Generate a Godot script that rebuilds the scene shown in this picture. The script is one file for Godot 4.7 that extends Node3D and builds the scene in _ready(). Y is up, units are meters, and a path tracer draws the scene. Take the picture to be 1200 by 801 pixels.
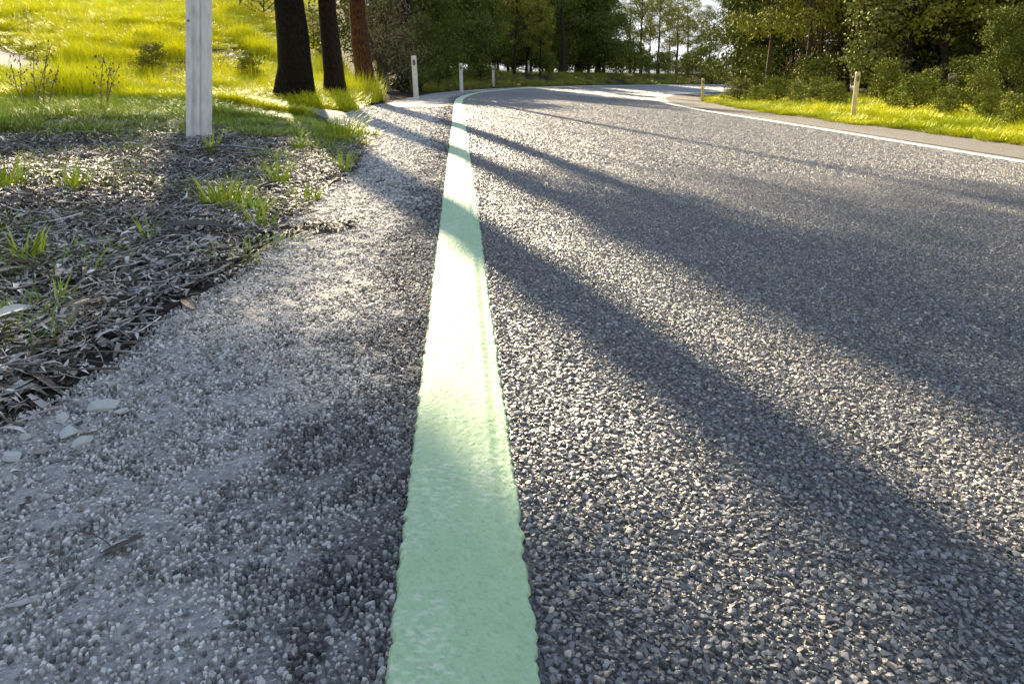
extends Node3D
# A country road seen from just above its left edge line; the road bends right into a forest.
# x runs right, the road runs towards -z; D below means distance ahead (-z).

const BEND_AT := 13.0      # where the straight ends
const BEND_R := 60.0       # radius of the left edge line
const SUN_AZ := -15.4      # degrees left of the road's direction
const SUN_EL := 25.0

var M := {}                # materials
var used := {}             # names taken at top level
var nz := FastNoiseLite.new()
var fine := FastNoiseLite.new()
var rng := RandomNumberGenerator.new()

# ------------------------------------------------------------------ mesh collecting
class MB:
	var v := PackedVector3Array()
	var n := PackedVector3Array()
	var c := PackedColorArray()
	var ix := PackedInt32Array()
	func mesh(with_normals := true) -> ArrayMesh:
		var a := []
		a.resize(Mesh.ARRAY_MAX)
		a[Mesh.ARRAY_VERTEX] = v
		if with_normals and n.size() == v.size():
			a[Mesh.ARRAY_NORMAL] = n
		if c.size() == v.size():
			a[Mesh.ARRAY_COLOR] = c
		a[Mesh.ARRAY_INDEX] = ix
		var m := ArrayMesh.new()
		m.add_surface_from_arrays(Mesh.PRIMITIVE_TRIANGLES, a)
		return m
	func tri(a: Vector3, b: Vector3, d: Vector3, col: Color):
		var k := v.size()
		v.push_back(a); v.push_back(b); v.push_back(d)
		c.push_back(col); c.push_back(col); c.push_back(col)
		ix.push_back(k); ix.push_back(k + 1); ix.push_back(k + 2)
	func quad(a: Vector3, b: Vector3, d: Vector3, e: Vector3, col: Color):
		var k := v.size()
		v.push_back(a); v.push_back(b); v.push_back(d); v.push_back(e)
		for j in 4: c.push_back(col)
		ix.append_array(PackedInt32Array([k, k + 1, k + 2, k, k + 2, k + 3]))
	func tube(pts: Array, radii: Array, sides: int, col: Color, lump := 0.0, r: RandomNumberGenerator = null):
		var k := v.size()
		var side := Vector3.RIGHT
		for i in pts.size():
			var t: Vector3 = (pts[min(i + 1, pts.size() - 1)] - pts[max(i - 1, 0)]).normalized()
			side = (side - t * side.dot(t)).normalized()
			if side.length() < 0.5: side = t.cross(Vector3(0.3, 0.2, 1)).normalized()
			var up := side.cross(t).normalized()
			for j in sides + 1:
				var an := TAU * j / sides
				var d := side * cos(an) + up * sin(an)
				var rr: float = radii[i]
				if lump > 0.0: rr *= 1.0 + lump * (sin(an * 3.0 + i * 1.3) * 0.5 + sin(an * 5.0 - i * 0.9 + k) * 0.5)
				v.push_back(pts[i] + d * rr); n.push_back(d); c.push_back(col)
		for i in pts.size() - 1:
			for j in sides:
				var a := k + i * (sides + 1) + j
				var b := a + sides + 1
				ix.append_array(PackedInt32Array([a, a + 1, b, a + 1, b + 1, b]))

func obj(called: String, mesh: Mesh, mat: Material, parent: Node = self) -> MeshInstance3D:
	var o := MeshInstance3D.new()
	o.name = numbered(called) if parent == self else called
	o.mesh = mesh
	o.material_override = mat
	parent.add_child(o, true)
	return o

func numbered(called: String) -> String:
	if not used.has(called):
		used[called] = 0
		return called
	used[called] += 1
	return "%s_%03d" % [called, used[called]]

func tag(o: Node, label: String, category := "", group := "", kind := ""):
	if label: o.set_meta("label", label)
	if category: o.set_meta("category", category)
	if group: o.set_meta("group", group)
	if kind: o.set_meta("kind", kind)

func base(called: String, at: Vector3, turn := 0.0) -> Node3D:
	var o := Node3D.new()
	o.name = numbered(called)
	add_child(o)
	o.position = at
	o.rotation.y = turn
	return o

func copies(called: String, mesh: Mesh, mat: Material, buf: PackedFloat32Array, parent: Node = self) -> MultiMeshInstance3D:
	var mm := MultiMesh.new()
	mm.transform_format = MultiMesh.TRANSFORM_3D
	mm.use_colors = true
	mm.mesh = mesh
	mm.instance_count = buf.size() / 16
	mm.buffer = buf
	var o := MultiMeshInstance3D.new()
	o.name = numbered(called) if parent == self else called
	o.multimesh = mm
	o.material_override = mat
	parent.add_child(o, true)
	return o

func put(buf: PackedFloat32Array, b: Basis, p: Vector3, col: Color):
	buf.append_array(PackedFloat32Array([b.x.x, b.y.x, b.z.x, p.x, b.x.y, b.y.y, b.z.y, p.y, b.x.z, b.y.z, b.z.z, p.z, col.r, col.g, col.b, 1.0]))

func sm(a: float, b: float, x: float) -> float:
	var t := clampf((x - a) / (b - a), 0.0, 1.0)
	return t * t * (3.0 - 2.0 * t)

func grid(rows: PackedFloat32Array, cols: PackedFloat32Array, pos: Callable, colour: Callable) -> ArrayMesh:
	var m := MB.new()
	var w := cols.size()
	for r in rows:
		for q in cols:
			var p: Vector3 = pos.call(r, q)
			m.v.push_back(p)
			m.c.push_back(colour.call(r, q, p))
	m.n.resize(m.v.size())
	var turned := 0
	for i in rows.size():
		for j in w:
			var k := i * w + j
			var dx := m.v[i * w + mini(j + 1, w - 1)] - m.v[i * w + maxi(j - 1, 0)]
			var dr := m.v[mini(i + 1, rows.size() - 1) * w + j] - m.v[maxi(i - 1, 0) * w + j]
			var nn := dx.cross(dr)
			turned += 1 if nn.y < 0.0 else -1
			m.n[k] = (nn if nn.y > 0.0 else -nn).normalized()
	for i in rows.size() - 1:
		for j in w - 1:
			var a := i * w + j
			m.ix.append_array(PackedInt32Array([a, a + 1, a + w, a + 1, a + w + 1, a + w] if turned > 0 else [a, a + w, a + 1, a + 1, a + w, a + w + 1]))
	return m.mesh()

func steps(from: float, to: float, first: float, growth := 1.0) -> PackedFloat32Array:
	var out := PackedFloat32Array()
	var x := from
	var d := first
	while x < to:
		out.push_back(x)
		x += d
		d *= growth
	out.push_back(to)
	return out

# ------------------------------------------------------------------ the lie of the land
func road_so(x: float, D: float) -> Vector2:
	if D <= BEND_AT: return Vector2(D, x)
	var dx := BEND_R - x
	var dz := D - BEND_AT
	return Vector2(BEND_AT + BEND_R * atan2(dz, dx), BEND_R - sqrt(dx * dx + dz * dz))

func road_xd(s: float, off: float) -> Vector2:
	if s <= BEND_AT: return Vector2(off, s)
	var th := (s - BEND_AT) / BEND_R
	return Vector2(BEND_R - (BEND_R - off) * cos(th), BEND_AT + (BEND_R - off) * sin(th))

func road_h(s: float, off: float) -> float:
	var t := maxf(s - 11.0, 0.0)
	return -0.012 * (t - 4.0 * (1.0 - exp(-t / 4.0))) - 0.06 * clampf(off, 0.0, 7.3)

func on_road(s: float, off: float, up := 0.0) -> Vector3:
	var q := road_xd(s, off)
	return Vector3(q.x, road_h(s, off) + up, -q.y)

func shoulder_w(D: float) -> float:
	return 0.60 + 0.10 * nz.get_noise_2d(D * 22.0, 7.0) + 0.12 * sm(1.6, 0.9, D) + 0.10 * sm(4.0, 6.0, D) + 0.75 * sm(6.6, 8.6, D) - 0.3 * sm(11.0, 15.0, D)

func ground_h(x: float, D: float) -> float:
	var so := road_so(x, D)
	var off := so.y
	var h := road_h(so.x, off)
	if off > 7.3:
		h += 0.02 + 0.12 * sm(7.3, 9.0, off) + 0.06 * maxf(0.0, minf(off, 40.0) - 9.5) + 0.05 * nz.get_noise_2d(x * 6.0, D * 6.0) * sm(7.3, 8.5, off)
	elif off > -0.45:
		h -= 0.06
	else:
		var w := shoulder_w(D)
		h += -0.05 + 0.05 * sm(-w + 0.12, -w - 0.04, off)
		var far := sm(w, w + 1.5, -off)
		h += 0.13 * far + 0.018 * maxf(0.0, minf(-off, 14.0) - 2.0)
		h += 0.115 * maxf(0.0, minf(D, 60.0) - 11.0) * sm(2.8, 8.0, -x)
		h += 0.5 * sm(2.0, 6.0, -off) * sm(14.0, 22.0, D)
		h += far * (0.07 * nz.get_noise_2d(x * 14.0, D * 14.0) + 0.02 * nz.get_noise_2d(x * 60.0, D * 60.0))
	return h

func on_ground(x: float, D: float, up := 0.0) -> Vector3:
	return Vector3(x, ground_h(x, D) + up, -D)

# the unsealed track that leaves the shoulder and runs off to the left, behind the litter bank
var track := [Vector2(-0.90, 7.60), Vector2(-1.51, 9.72), Vector2(-2.46, 10.06), Vector2(-3.92, 12.23), Vector2(-5.51, 13.22), Vector2(-6.64, 13.85), Vector2(-7.79, 14.36), Vector2(-11.68, 17.96)]
func track_gap(x: float, D: float) -> float:
	var best := 99.0
	var p := Vector2(x, D)
	for i in track.size() - 1:
		best = minf(best, p.distance_to(Geometry2D.get_closest_point_to_segment(p, track[i], track[i + 1])))
	return best

# ------------------------------------------------------------------ materials
func noise_image(size: int, freq: float, octaves: int, sd: int, type := FastNoiseLite.TYPE_SIMPLEX_SMOOTH) -> Image:
	var f := FastNoiseLite.new()
	f.noise_type = type
	f.seed = sd
	f.frequency = freq
	f.fractal_octaves = octaves
	return f.get_seamless_image(size, size)

func ramp_texture(im: Image, a: Color, b: Color, power := 1.0) -> ImageTexture:
	var out := Image.create(im.get_width(), im.get_height(), false, Image.FORMAT_RGB8)
	for y in im.get_height():
		for x in im.get_width():
			out.set_pixel(x, y, a.lerp(b, pow(im.get_pixel(x, y).r, power)))
	return ImageTexture.create_from_image(out)

func bump_texture(im: Image, strength: float) -> ImageTexture:
	var b := im.duplicate()
	b.convert(Image.FORMAT_RGBA8)
	b.bump_map_to_normal_map(strength)
	return ImageTexture.create_from_image(b)

func mat(called: String, rough: float, spec := 0.5, vcol := true) -> StandardMaterial3D:
	var m := StandardMaterial3D.new()
	m.resource_name = called
	m.roughness = rough
	m.metallic_specular = spec
	m.vertex_color_use_as_albedo = vcol
	m.cull_mode = BaseMaterial3D.CULL_DISABLED
	M[called] = m
	return m

func tri_map(m: StandardMaterial3D, scale: Vector3, world := true):
	m.uv1_triplanar = true
	m.uv1_world_triplanar = world
	m.uv1_scale = scale

func make_materials():
	var m: StandardMaterial3D
	m = mat("bitumen", 0.45, 0.8)
	var g := noise_image(512, 0.09, 3, 5)
	m.albedo_texture = ramp_texture(g, Color(0.62, 0.62, 0.64), Color(1, 1, 1), 1.0)
	m.normal_enabled = true
	m.normal_texture = bump_texture(g, 9.0)
	m.normal_scale = 1.0
	tri_map(m, Vector3(1.3, 1.3, 1.3))
	m = mat("chips", 0.5, 1.0)
	m = mat("dusty_gravel", 0.8, 0.3)
	m = mat("dust", 0.95, 0.2)
	m.albedo_texture = ramp_texture(noise_image(512, 0.05, 5, 9), Color(0.60, 0.60, 0.60), Color(1, 1, 1), 0.8)
	m.normal_enabled = true
	m.normal_texture = bump_texture(noise_image(512, 0.12, 3, 19), 6.0)
	tri_map(m, Vector3(2.2, 2.2, 2.2))
	m = mat("earth", 0.95, 0.15)
	m.albedo_texture = ramp_texture(noise_image(512, 0.03, 5, 12), Color(0.55, 0.52, 0.50), Color(1, 1, 1), 0.9)
	m.normal_enabled = true
	m.normal_texture = bump_texture(noise_image(512, 0.1, 4, 21), 8.0)
	tri_map(m, Vector3(1.1, 1.1, 1.1))
	m = mat("line_paint", 0.55, 0.3)
	m.albedo_texture = ramp_texture(noise_image(512, 0.06, 5, 33), Color(0.86, 0.90, 0.86), Color(1, 1, 1), 0.6)
	m.normal_enabled = true
	m.normal_texture = bump_texture(noise_image(512, 0.12, 3, 34), 2.5)
	tri_map(m, Vector3(6, 6, 6))
	m = mat("litter", 0.62, 0.4)
	m = mat("twig", 0.8, 0.3)
	m = mat("stone", 0.85, 0.3)
	m.albedo_texture = ramp_texture(noise_image(256, 0.04, 4, 40), Color(0.75, 0.74, 0.72), Color(1, 1, 1))
	tri_map(m, Vector3(9, 9, 9), false)
	m = mat("grass", 0.6, 0.3)
	m.backlight = Color(1.0, 0.97, 0.25)
	m = mat("leaves", 0.75, 0.12)
	m.backlight = Color(1.0, 0.95, 0.3)
	m = mat("bark", 0.9, 0.2)
	m.albedo_texture = ramp_texture(noise_image(512, 0.025, 5, 50), Color(0.35, 0.32, 0.30), Color(1, 1, 1), 1.2)
	m.normal_enabled = true
	m.normal_texture = bump_texture(noise_image(512, 0.05, 4, 51), 24.0)
	tri_map(m, Vector3(3.0, 0.7, 3.0), false)
	m = mat("post_paint", 0.45, 0.5)
	m.albedo_texture = ramp_texture(noise_image(256, 0.02, 5, 60), Color(0.80, 0.80, 0.79), Color(1, 1, 1), 0.5)
	tri_map(m, Vector3(4, 1.2, 4), false)
	var om: StandardMaterial3D = m.duplicate()
	om.albedo_color = Color(0.84, 0.79, 0.66)
	M.old_post = om
	m = mat("reflector", 0.25, 0.6)

# ------------------------------------------------------------------ ground, road, paint
func build_ground():
	var rows := steps(-9.0, 0.3, 0.6)
	rows.append_array(steps(0.36, 6.4, 0.07))
	rows.append_array(steps(6.5, 190.0, 0.1, 1.035))
	var cols := PackedFloat32Array()
	var left := steps(3.2, 110.0, 0.1, 1.07)
	left.reverse()
	for q in left: cols.push_back(-q)
	cols.append_array(steps(-3.12, 0.0, 0.07))
	cols.append_array(steps(0.3, 9.0, 0.3))
	cols.append_array(steps(9.3, 130.0, 0.3, 1.07))
	var pos := func(r, q): return on_ground(q, r)
	var colour := func(r, q, p):
		var so := road_so(q, r)
		var n1: float = nz.get_noise_2d(q * 9.0, r * 9.0) * 0.5 + 0.5
		var earth := Color(0.045, 0.038, 0.032).lerp(Color(0.085, 0.073, 0.063), n1)
		var green := Color(0.10, 0.12, 0.03).lerp(Color(0.15, 0.14, 0.05), n1)
		var k := 0.0
		if so.y < -1.0: k = sm(8.0, 12.0, r + n1 * 2.0) * sm(-2.0, -3.0, q)
		if so.y > 7.4: k = sm(10.5, 8.5, so.y)
		return earth.lerp(green, k)
	var o := obj("ground", grid(rows, cols, pos, colour), M.earth)
	tag(o, "bare earth and grassy ground on both sides of the road", "", "", "structure")

func ring(s_list: PackedFloat32Array, offs: PackedFloat32Array, up: float, colour: Callable, bump := 0.0) -> ArrayMesh:
	var pos := func(r, q): return on_road(r, q, up + (bump * fine.get_noise_2d(q * 900.0, r * 900.0) if bump > 0.0 else 0.0))
	return grid(s_list, offs, pos, colour)

func build_road():
	var s_list := steps(-9.0, 16.0, 0.5)
	s_list.append_array(steps(16.4, 125.0, 0.8))
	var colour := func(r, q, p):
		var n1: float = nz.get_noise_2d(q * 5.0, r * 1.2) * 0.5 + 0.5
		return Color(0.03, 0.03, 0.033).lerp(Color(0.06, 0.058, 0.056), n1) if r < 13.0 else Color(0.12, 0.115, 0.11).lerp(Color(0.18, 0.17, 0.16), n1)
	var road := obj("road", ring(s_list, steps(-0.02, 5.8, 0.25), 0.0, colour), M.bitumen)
	tag(road, "dark chip sealed road bending right into the forest", "", "", "structure")
	# stones of the seal: half-metre patches of loose crushed stone, turned about so that they never line up
	var near := []
	var wide := []
	for i in 3:
		near.push_back(seal_patch(200 + i, 0.0063))
		wide.push_back(seal_patch(210 + i, 0.0115))
	var bufs := [PackedFloat32Array(), PackedFloat32Array(), PackedFloat32Array(), PackedFloat32Array(), PackedFloat32Array(), PackedFloat32Array()]
	rng.seed = 11
	var tilt := Basis(Vector3.BACK, -atan(0.06))
	for j in 26:
		for i in 12:
			var x := 0.33 + i * 0.5
			var D := 0.55 + j * 0.5
			if x > 5.7 or x > 1.2 + 1.05 * D: continue
			var k := rng.randi() % 3 + (0 if D < 4.6 else 3)
			put(bufs[k], tilt * Basis(Vector3.UP, PI / 2 * (rng.randi() % 4)), Vector3(x, road_h(D, x), -D), Color.WHITE)
	for j in 24:
		for i in 12:
			var s := 13.05 + j * 0.5
			var off := 0.33 + i * 0.5
			if off > 5.7: continue
			put(bufs[3 + rng.randi() % 3], Basis(Vector3.UP, -(s - BEND_AT) / BEND_R) * tilt * Basis(Vector3.UP, PI / 2 * (rng.randi() % 4)), on_road(s, off), Color.WHITE)
	var o: Node3D
	for k in 6:
		o = copies("seal_stones", near[k] if k < 3 else wide[k - 3], M.chips, bufs[k], road)
		tag(o, "", "", "", "stuff")

	# right shoulder beyond the far edge line
	var sc := func(r, q, p):
		var n1: float = nz.get_noise_2d(q * 14.0, r * 3.0) * 0.5 + 0.5
		return Color(0.16, 0.155, 0.15).lerp(Color(0.24, 0.228, 0.215), n1)
	o = obj("far_shoulder", ring(s_list, PackedFloat32Array([5.8, 6.2, 6.6, 7.0, 7.2, 7.5]), 0.004, sc), M.dust)
	tag(o, "grey gravel shoulder between the far edge line and the sunlit grass", "", "", "structure")

	# left shoulder: dusty, with the seal showing through towards the line
	var rows := steps(-2.0, 0.4, 0.3)
	rows.append_array(steps(0.42, 4.4, 0.012))
	rows.append_array(steps(4.44, 60.0, 0.04, 1.04))
	var cols := steps(-1.0, 0.0, 0.016)
	var pos := func(r, q):
		var w := shoulder_w(r)
		var off: float = q * (w + 0.10)
		var edge := sm(w - 0.02, w + 0.10, -off)
		var y: float = 0.003 * fine.get_noise_2d(off * 700.0, r * 700.0) + 0.006 * fine.get_noise_2d(off * 90.0, r * 90.0) - 0.05 * edge
		return on_road(r, off, y - 0.0028)
	var lc := func(r, q, p):
		var so := road_so(p.x, -p.z)
		var d := dust_share(so.y, so.x)
		var n1: float = fine.get_noise_2d(p.x * 260.0, p.z * 260.0) * 0.5 + 0.5
		return Color(0.075, 0.075, 0.08).lerp(Color(0.36, 0.352, 0.34).lerp(Color(0.56, 0.545, 0.52), n1), d)
	var sh := obj("shoulder", grid(rows, cols, pos, lc), M.dust)
	tag(sh, "dusty grey gravel shoulder left of the edge line", "", "", "structure")
	var gm := MB.new()
	var D := 0.42
	while D < 11.5:
		var gap := 0.0062 + 0.0026 * maxf(0.0, D - 1.2)
		var x := -0.07
		while x > -shoulder_w(D) - 0.02:
			var px := x + rng.randf_range(-0.6, 0.6) * gap
			var pd := D + rng.randf_range(-0.6, 0.6) * gap
			var d := dust_share(px, pd)
			if px < -0.072 and rng.randf() > d * 0.22:
				var s := gap * rng.randf_range(0.36, 0.80) * (1.0 - 0.18 * d)
				if rng.randf() < 0.012: s *= 1.8
				var t := rng.randf()
				var col := Color(0.05, 0.05, 0.055).lerp(Color(0.30, 0.29, 0.28), t * t)
				col = col.lerp(Color(0.12, 0.115, 0.11).lerp(Color(0.64, 0.62, 0.59), t), clampf(d * 1.2 - 0.25 * rng.randf(), 0.0, 1.0))
				crushed(gm, Vector3(px, road_h(pd, px) - 0.004 - 0.001 * d, -pd), s, 0.0045 + s * rng.randf_range(0.0, 0.7) * (1.0 - 0.5 * d), col)
			x -= gap
		D += gap * 0.9
	o = obj("shoulder_gravel", gm.mesh(false), M.dusty_gravel, sh)
	tag(o, "", "", "", "stuff")

func crushed(m: MB, at: Vector3, s: float, h: float, col: Color):   # one crushed stone: a broken five-sided block, its top split into slanting faces
	var k := m.v.size()
	var a0 := rng.randf() * TAU
	var tx := rng.randf_range(-0.5, 0.5)
	var tz := rng.randf_range(-0.5, 0.5)
	for j in 5:
		var an := a0 + (j + rng.randf_range(-0.3, 0.3)) * TAU / 5.0
		var rr := s * rng.randf_range(0.75, 1.2)
		var p := Vector3(cos(an) * rr, 0, sin(an) * rr)
		m.v.push_back(at + p)
		p *= rng.randf_range(0.55, 0.9)
		m.v.push_back(at + p + Vector3(0, h + p.x * tx + p.z * tz, 0))
		m.c.push_back(col); m.c.push_back(col)
	m.v.push_back(at + Vector3(0, h * rng.randf_range(0.9, 1.25), 0))
	m.c.push_back(col)
	for j in 5:
		var b := k + j * 2
		var d := k + (j + 1) % 5 * 2
		m.ix.append_array(PackedInt32Array([b, b + 1, d, d, b + 1, d + 1, b + 1, k + 10, d + 1]))

func seal_patch(sd: int, gap: float) -> ArrayMesh:
	rng.seed = sd
	var m := MB.new()
	var x := -0.25
	while x < 0.25:
		var z := -0.25
		while z < 0.25:
			var s := gap * (0.32 + 0.66 * pow(rng.randf(), 1.3))
			var t := rng.randf()
			var col := Color(0.055, 0.055, 0.058).lerp(Color(0.235, 0.224, 0.208), t * t)
			if rng.randf() < 0.05: col = Color(0.40, 0.34, 0.27)
			if rng.randf() < 0.9:
				crushed(m, Vector3(x + rng.randf_range(-0.6, 0.6) * gap, -0.003, z + rng.randf_range(-0.6, 0.6) * gap), s, 0.003 + rng.randf_range(0.0, 1.0) * minf(s * 0.62, 0.0036), col)
			z += gap * 0.92
		x += gap * 0.92
	return m.mesh(false)

func dust_share(off: float, s: float) -> float:
	var q := -off + 0.13 * fine.get_noise_2d(off * 40.0, s * 28.0) + 0.07 * fine.get_noise_2d(off * 150.0, s * 150.0)
	return 0.22 + 0.78 * sm(0.08, 0.36, q)

func stone_mesh(sd: int) -> ArrayMesh:
	var r := RandomNumberGenerator.new()
	r.seed = sd
	var m := MB.new()
	var t := (1.0 + sqrt(5.0)) / 2.0
	var p := [Vector3(-1, t, 0), Vector3(1, t, 0), Vector3(-1, -t, 0), Vector3(1, -t, 0), Vector3(0, -1, t), Vector3(0, 1, t), Vector3(0, -1, -t), Vector3(0, 1, -t), Vector3(t, 0, -1), Vector3(t, 0, 1), Vector3(-t, 0, -1), Vector3(-t, 0, 1)]
	for i in 12: p[i] = p[i].normalized() * r.randf_range(0.72, 1.12)
	for f in [[0, 11, 5], [0, 5, 1], [0, 1, 7], [0, 7, 10], [0, 10, 11], [1, 5, 9], [5, 11, 4], [11, 10, 2], [10, 7, 6], [7, 1, 8], [3, 9, 4], [3, 4, 2], [3, 2, 6], [3, 6, 8], [3, 8, 9], [4, 9, 5], [2, 4, 11], [6, 2, 10], [8, 6, 7], [9, 8, 1]]:
		m.tri(p[f[0]], p[f[2]], p[f[1]], Color.WHITE)
	return m.mesh(false)

func build_lines():
	# near edge line: thick paint laid over the stones, its rim following them
	var rows := steps(0.40, 3.2, 0.0028)
	rows.append_array(steps(3.205, 16.0, 0.006, 1.02))
	rows.append_array(steps(16.4, 120.0, 0.5))
	var cols := steps(-0.083, -0.066, 0.0018)
	cols.append_array(steps(-0.063, 0.063, 0.0035))
	cols.append_array(steps(0.066, 0.083, 0.0018))
	var pos := func(r, q):
		var l: float = -0.0745 + 0.0028 * fine.get_noise_2d(r * 560.0, 3.0) + 0.0035 * fine.get_noise_2d(r * 190.0, 8.0)
		var e: float = 0.0745 + 0.0030 * fine.get_noise_2d(r * 520.0, 33.0) + 0.0038 * fine.get_noise_2d(r * 170.0, 48.0)
		var rim: float = minf(q - l, e - q)
		var y: float = 0.0085 - 0.0050 * sm(0.040, 0.056, q) - 0.0015 * sm(-0.05, -0.07, q)
		y += 0.0011 * fine.get_noise_2d(q * 640.0, r * 420.0) + 0.0011 * fine.get_noise_2d(q * 1300.0, r * 1300.0) + 0.0012 * fine.get_noise_2d(q * 90.0, r * 60.0)
		if q > 0.056: y += 0.0022 * maxf(0.0, fine.get_noise_2d(q * 700.0, r * 620.0))
		y = lerpf(-0.006, y, sm(-0.001, 0.0045, rim))
		return on_road(r, q, y)
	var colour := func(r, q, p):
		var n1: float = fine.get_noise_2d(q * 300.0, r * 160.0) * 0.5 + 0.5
		var lit_fleck: float = sm(0.10, 0.40, fine.get_noise_2d(q * 420.0 + 70.0, r * 900.0)) * sm(-0.1, 0.3, fine.get_noise_2d(q * 60.0, r * 30.0))  # streaky cream flecks: sunlit pits and glints painted into the line colour
		return Color(0.38, 0.52, 0.315).lerp(Color(0.445, 0.57, 0.365), n1).lerp(Color(0.68, 0.69, 0.55), 0.7 * lit_fleck).lerp(Color(0.20, 0.21, 0.18), 0.28 * sm(0.34, 0.46, fine.get_noise_2d(q * 800.0 + 11.0, r * 800.0 + 5.0)))
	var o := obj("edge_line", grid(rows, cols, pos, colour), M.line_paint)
	tag(o, "thick pale green edge line running away beside the shoulder", "line", "", "")
	# far edge line on the inside of the bend
	rows = steps(-6.0, 125.0, 0.4)
	cols = PackedFloat32Array([5.42, 5.45, 5.50, 5.55, 5.58])
	var pos2 := func(r, q):
		var y := 0.012 - (0.016 if absf(q - 5.5) > 0.075 else 0.0)
		return on_road(r, q + 0.008 * nz.get_noise_2d(r * 90.0, q * 50.0), y)
	var c2 := func(r, q, p): return Color(0.42, 0.43, 0.40).lerp(Color(0.62, 0.64, 0.58), clampf(0.5 + nz.get_noise_2d(r * 60.0, q * 200.0), 0, 1))
	o = obj("far_edge_line", grid(rows, cols, pos2, c2), M.line_paint)
	tag(o, "thin white edge line on the inside of the bend", "line")
	# the track
	var curve := Curve3D.new()
	for i in track.size():
		var q: Vector2 = track[i]
		var tn: Vector2 = (track[mini(i + 1, track.size() - 1)] - track[maxi(i - 1, 0)]) / 6.0
		curve.add_point(Vector3(q.x, 0, -q.y), Vector3(-tn.x, 0, tn.y), Vector3(tn.x, 0, -tn.y))
	var lines := steps(0.0, curve.get_baked_length() - 0.1, 0.25)
	var pos3 := func(r, q):
		var a := curve.sample_baked(r)
		var b := curve.sample_baked(r + 0.1)
		var d := (b - a).normalized()
		var w: float = 0.46 + 0.08 * nz.get_noise_2d(r * 20.0, 5.0 * signf(q))
		var p: Vector3 = a + Vector3(d.z, 0, -d.x) * (q * w)
		p.y = ground_h(p.x, -p.z) + 0.03 - 0.05 * absf(q) * absf(q)
		return p
	var c3 := func(r, q, p): return Color(0.30, 0.28, 0.26).lerp(Color(0.44, 0.41, 0.38), nz.get_noise_2d(p.x * 30.0, p.z * 30.0) * 0.5 + 0.5)
	o = obj("track", grid(lines, PackedFloat32Array([-1.25, -1.0, -0.5, 0.0, 0.5, 1.0, 1.25]), pos3, c3), M.dust)
	tag(o, "pale gravel track curving away left between bank and meadow", "", "", "structure")

# ------------------------------------------------------------------ litter and small plants
func leaf_mesh(bend: float, width: float) -> ArrayMesh:   # a dry lance-shaped leaf, one unit long, folded and curled
	var m := MB.new()
	var last_l := Vector3.ZERO
	var last_m := Vector3.ZERO
	var last_r := Vector3.ZERO
	var w := [0.04, 0.95, 0.85, 0.03]
	for i in 4:
		var t := i / 3.0
		var y := bend * (4.0 * t * (1.0 - t)) - bend * 0.3
		var mid := Vector3(t - 0.5, y, 0.12 * sin(t * 3.0))
		var l: Vector3 = mid + Vector3(0, 0.35 * width * w[i], width * w[i])
		var r: Vector3 = mid + Vector3(0, 0.25 * width * w[i], -width * w[i])
		if i > 0:
			m.quad(last_l, l, mid, last_m, Color.WHITE)
			m.quad(last_m, mid, r, last_r, Color.WHITE)
		last_l = l; last_m = mid; last_r = r
	return m.mesh(false)

func twig_mesh(sd: int, thick: float) -> ArrayMesh:
	var r := RandomNumberGenerator.new()
	r.seed = sd
	var m := MB.new()
	var pts := []
	var rad := []
	var p := Vector3(-0.5, 0, 0)
	var d := Vector3(1, 0, 0)
	for i in 6:
		pts.push_back(p)
		rad.push_back(thick * (1.0 - 0.15 * i))
		d = (d + Vector3(0, r.randf_range(-0.18, 0.18), r.randf_range(-0.3, 0.3))).normalized()
		p += d * 0.2
	m.tube(pts, rad, 4, Color.WHITE)
	return m.mesh()

func bark_mesh(sd: int) -> ArrayMesh:   # a curled strip of shed bark with a torn outline
	var r := RandomNumberGenerator.new()
	r.seed = sd
	var m := MB.new()
	var prev := []
	for i in 6:
		var t := i / 5.0
		var row := []
		var mid := Vector3(t - 0.5, 0.05 * sin(t * 4.0), 0.08 * sin(t * 2.6))
		var wd := 0.085 * (0.55 + 0.45 * sin(t * PI)) * r.randf_range(0.75, 1.15)
		for j in 4:
			var an := -0.9 + 0.6 * j
			row.push_back(mid + Vector3(r.randf_range(-0.01, 0.01), wd * (1.0 - cos(an)) * 0.9, wd * sin(an) * 1.3))
		if i > 0:
			for j in 3: m.quad(prev[j], row[j], row[j + 1], prev[j + 1], Color.WHITE)
		prev = row
	return m.mesh(false)

func flake_mesh() -> ArrayMesh:
	var m := MB.new()
	m.quad(Vector3(-0.5, 0, -0.2), Vector3(-0.25, 0.12, 0.36), Vector3(0.5, -0.05, 0.22), Vector3(0.3, 0.1, -0.3), Color.WHITE)
	return m.mesh(false)

func litter_share(x: float, D: float) -> float:
	var w := shoulder_w(D)
	var k := sm(w - 0.06, w + 0.10, -x + 0.10 * nz.get_noise_2d(x * 40.0, D * 40.0))
	k *= sm(7.8, 5.6, D + 1.0 * nz.get_noise_2d(x * 10.0, D * 10.0))
	return k

func litter_colour() -> Color:
	var t := rng.randf()
	if t < 0.44: return Color(0.20, 0.19, 0.18).lerp(Color(0.42, 0.40, 0.375), rng.randf())
	if t < 0.70: return Color(0.08, 0.066, 0.054).lerp(Color(0.19, 0.148, 0.115), rng.randf())
	if t < 0.92: return Color(0.04, 0.034, 0.03).lerp(Color(0.09, 0.07, 0.055), rng.randf())
	return Color(0.45, 0.43, 0.40).lerp(Color(0.66, 0.63, 0.59), rng.randf())

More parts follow.
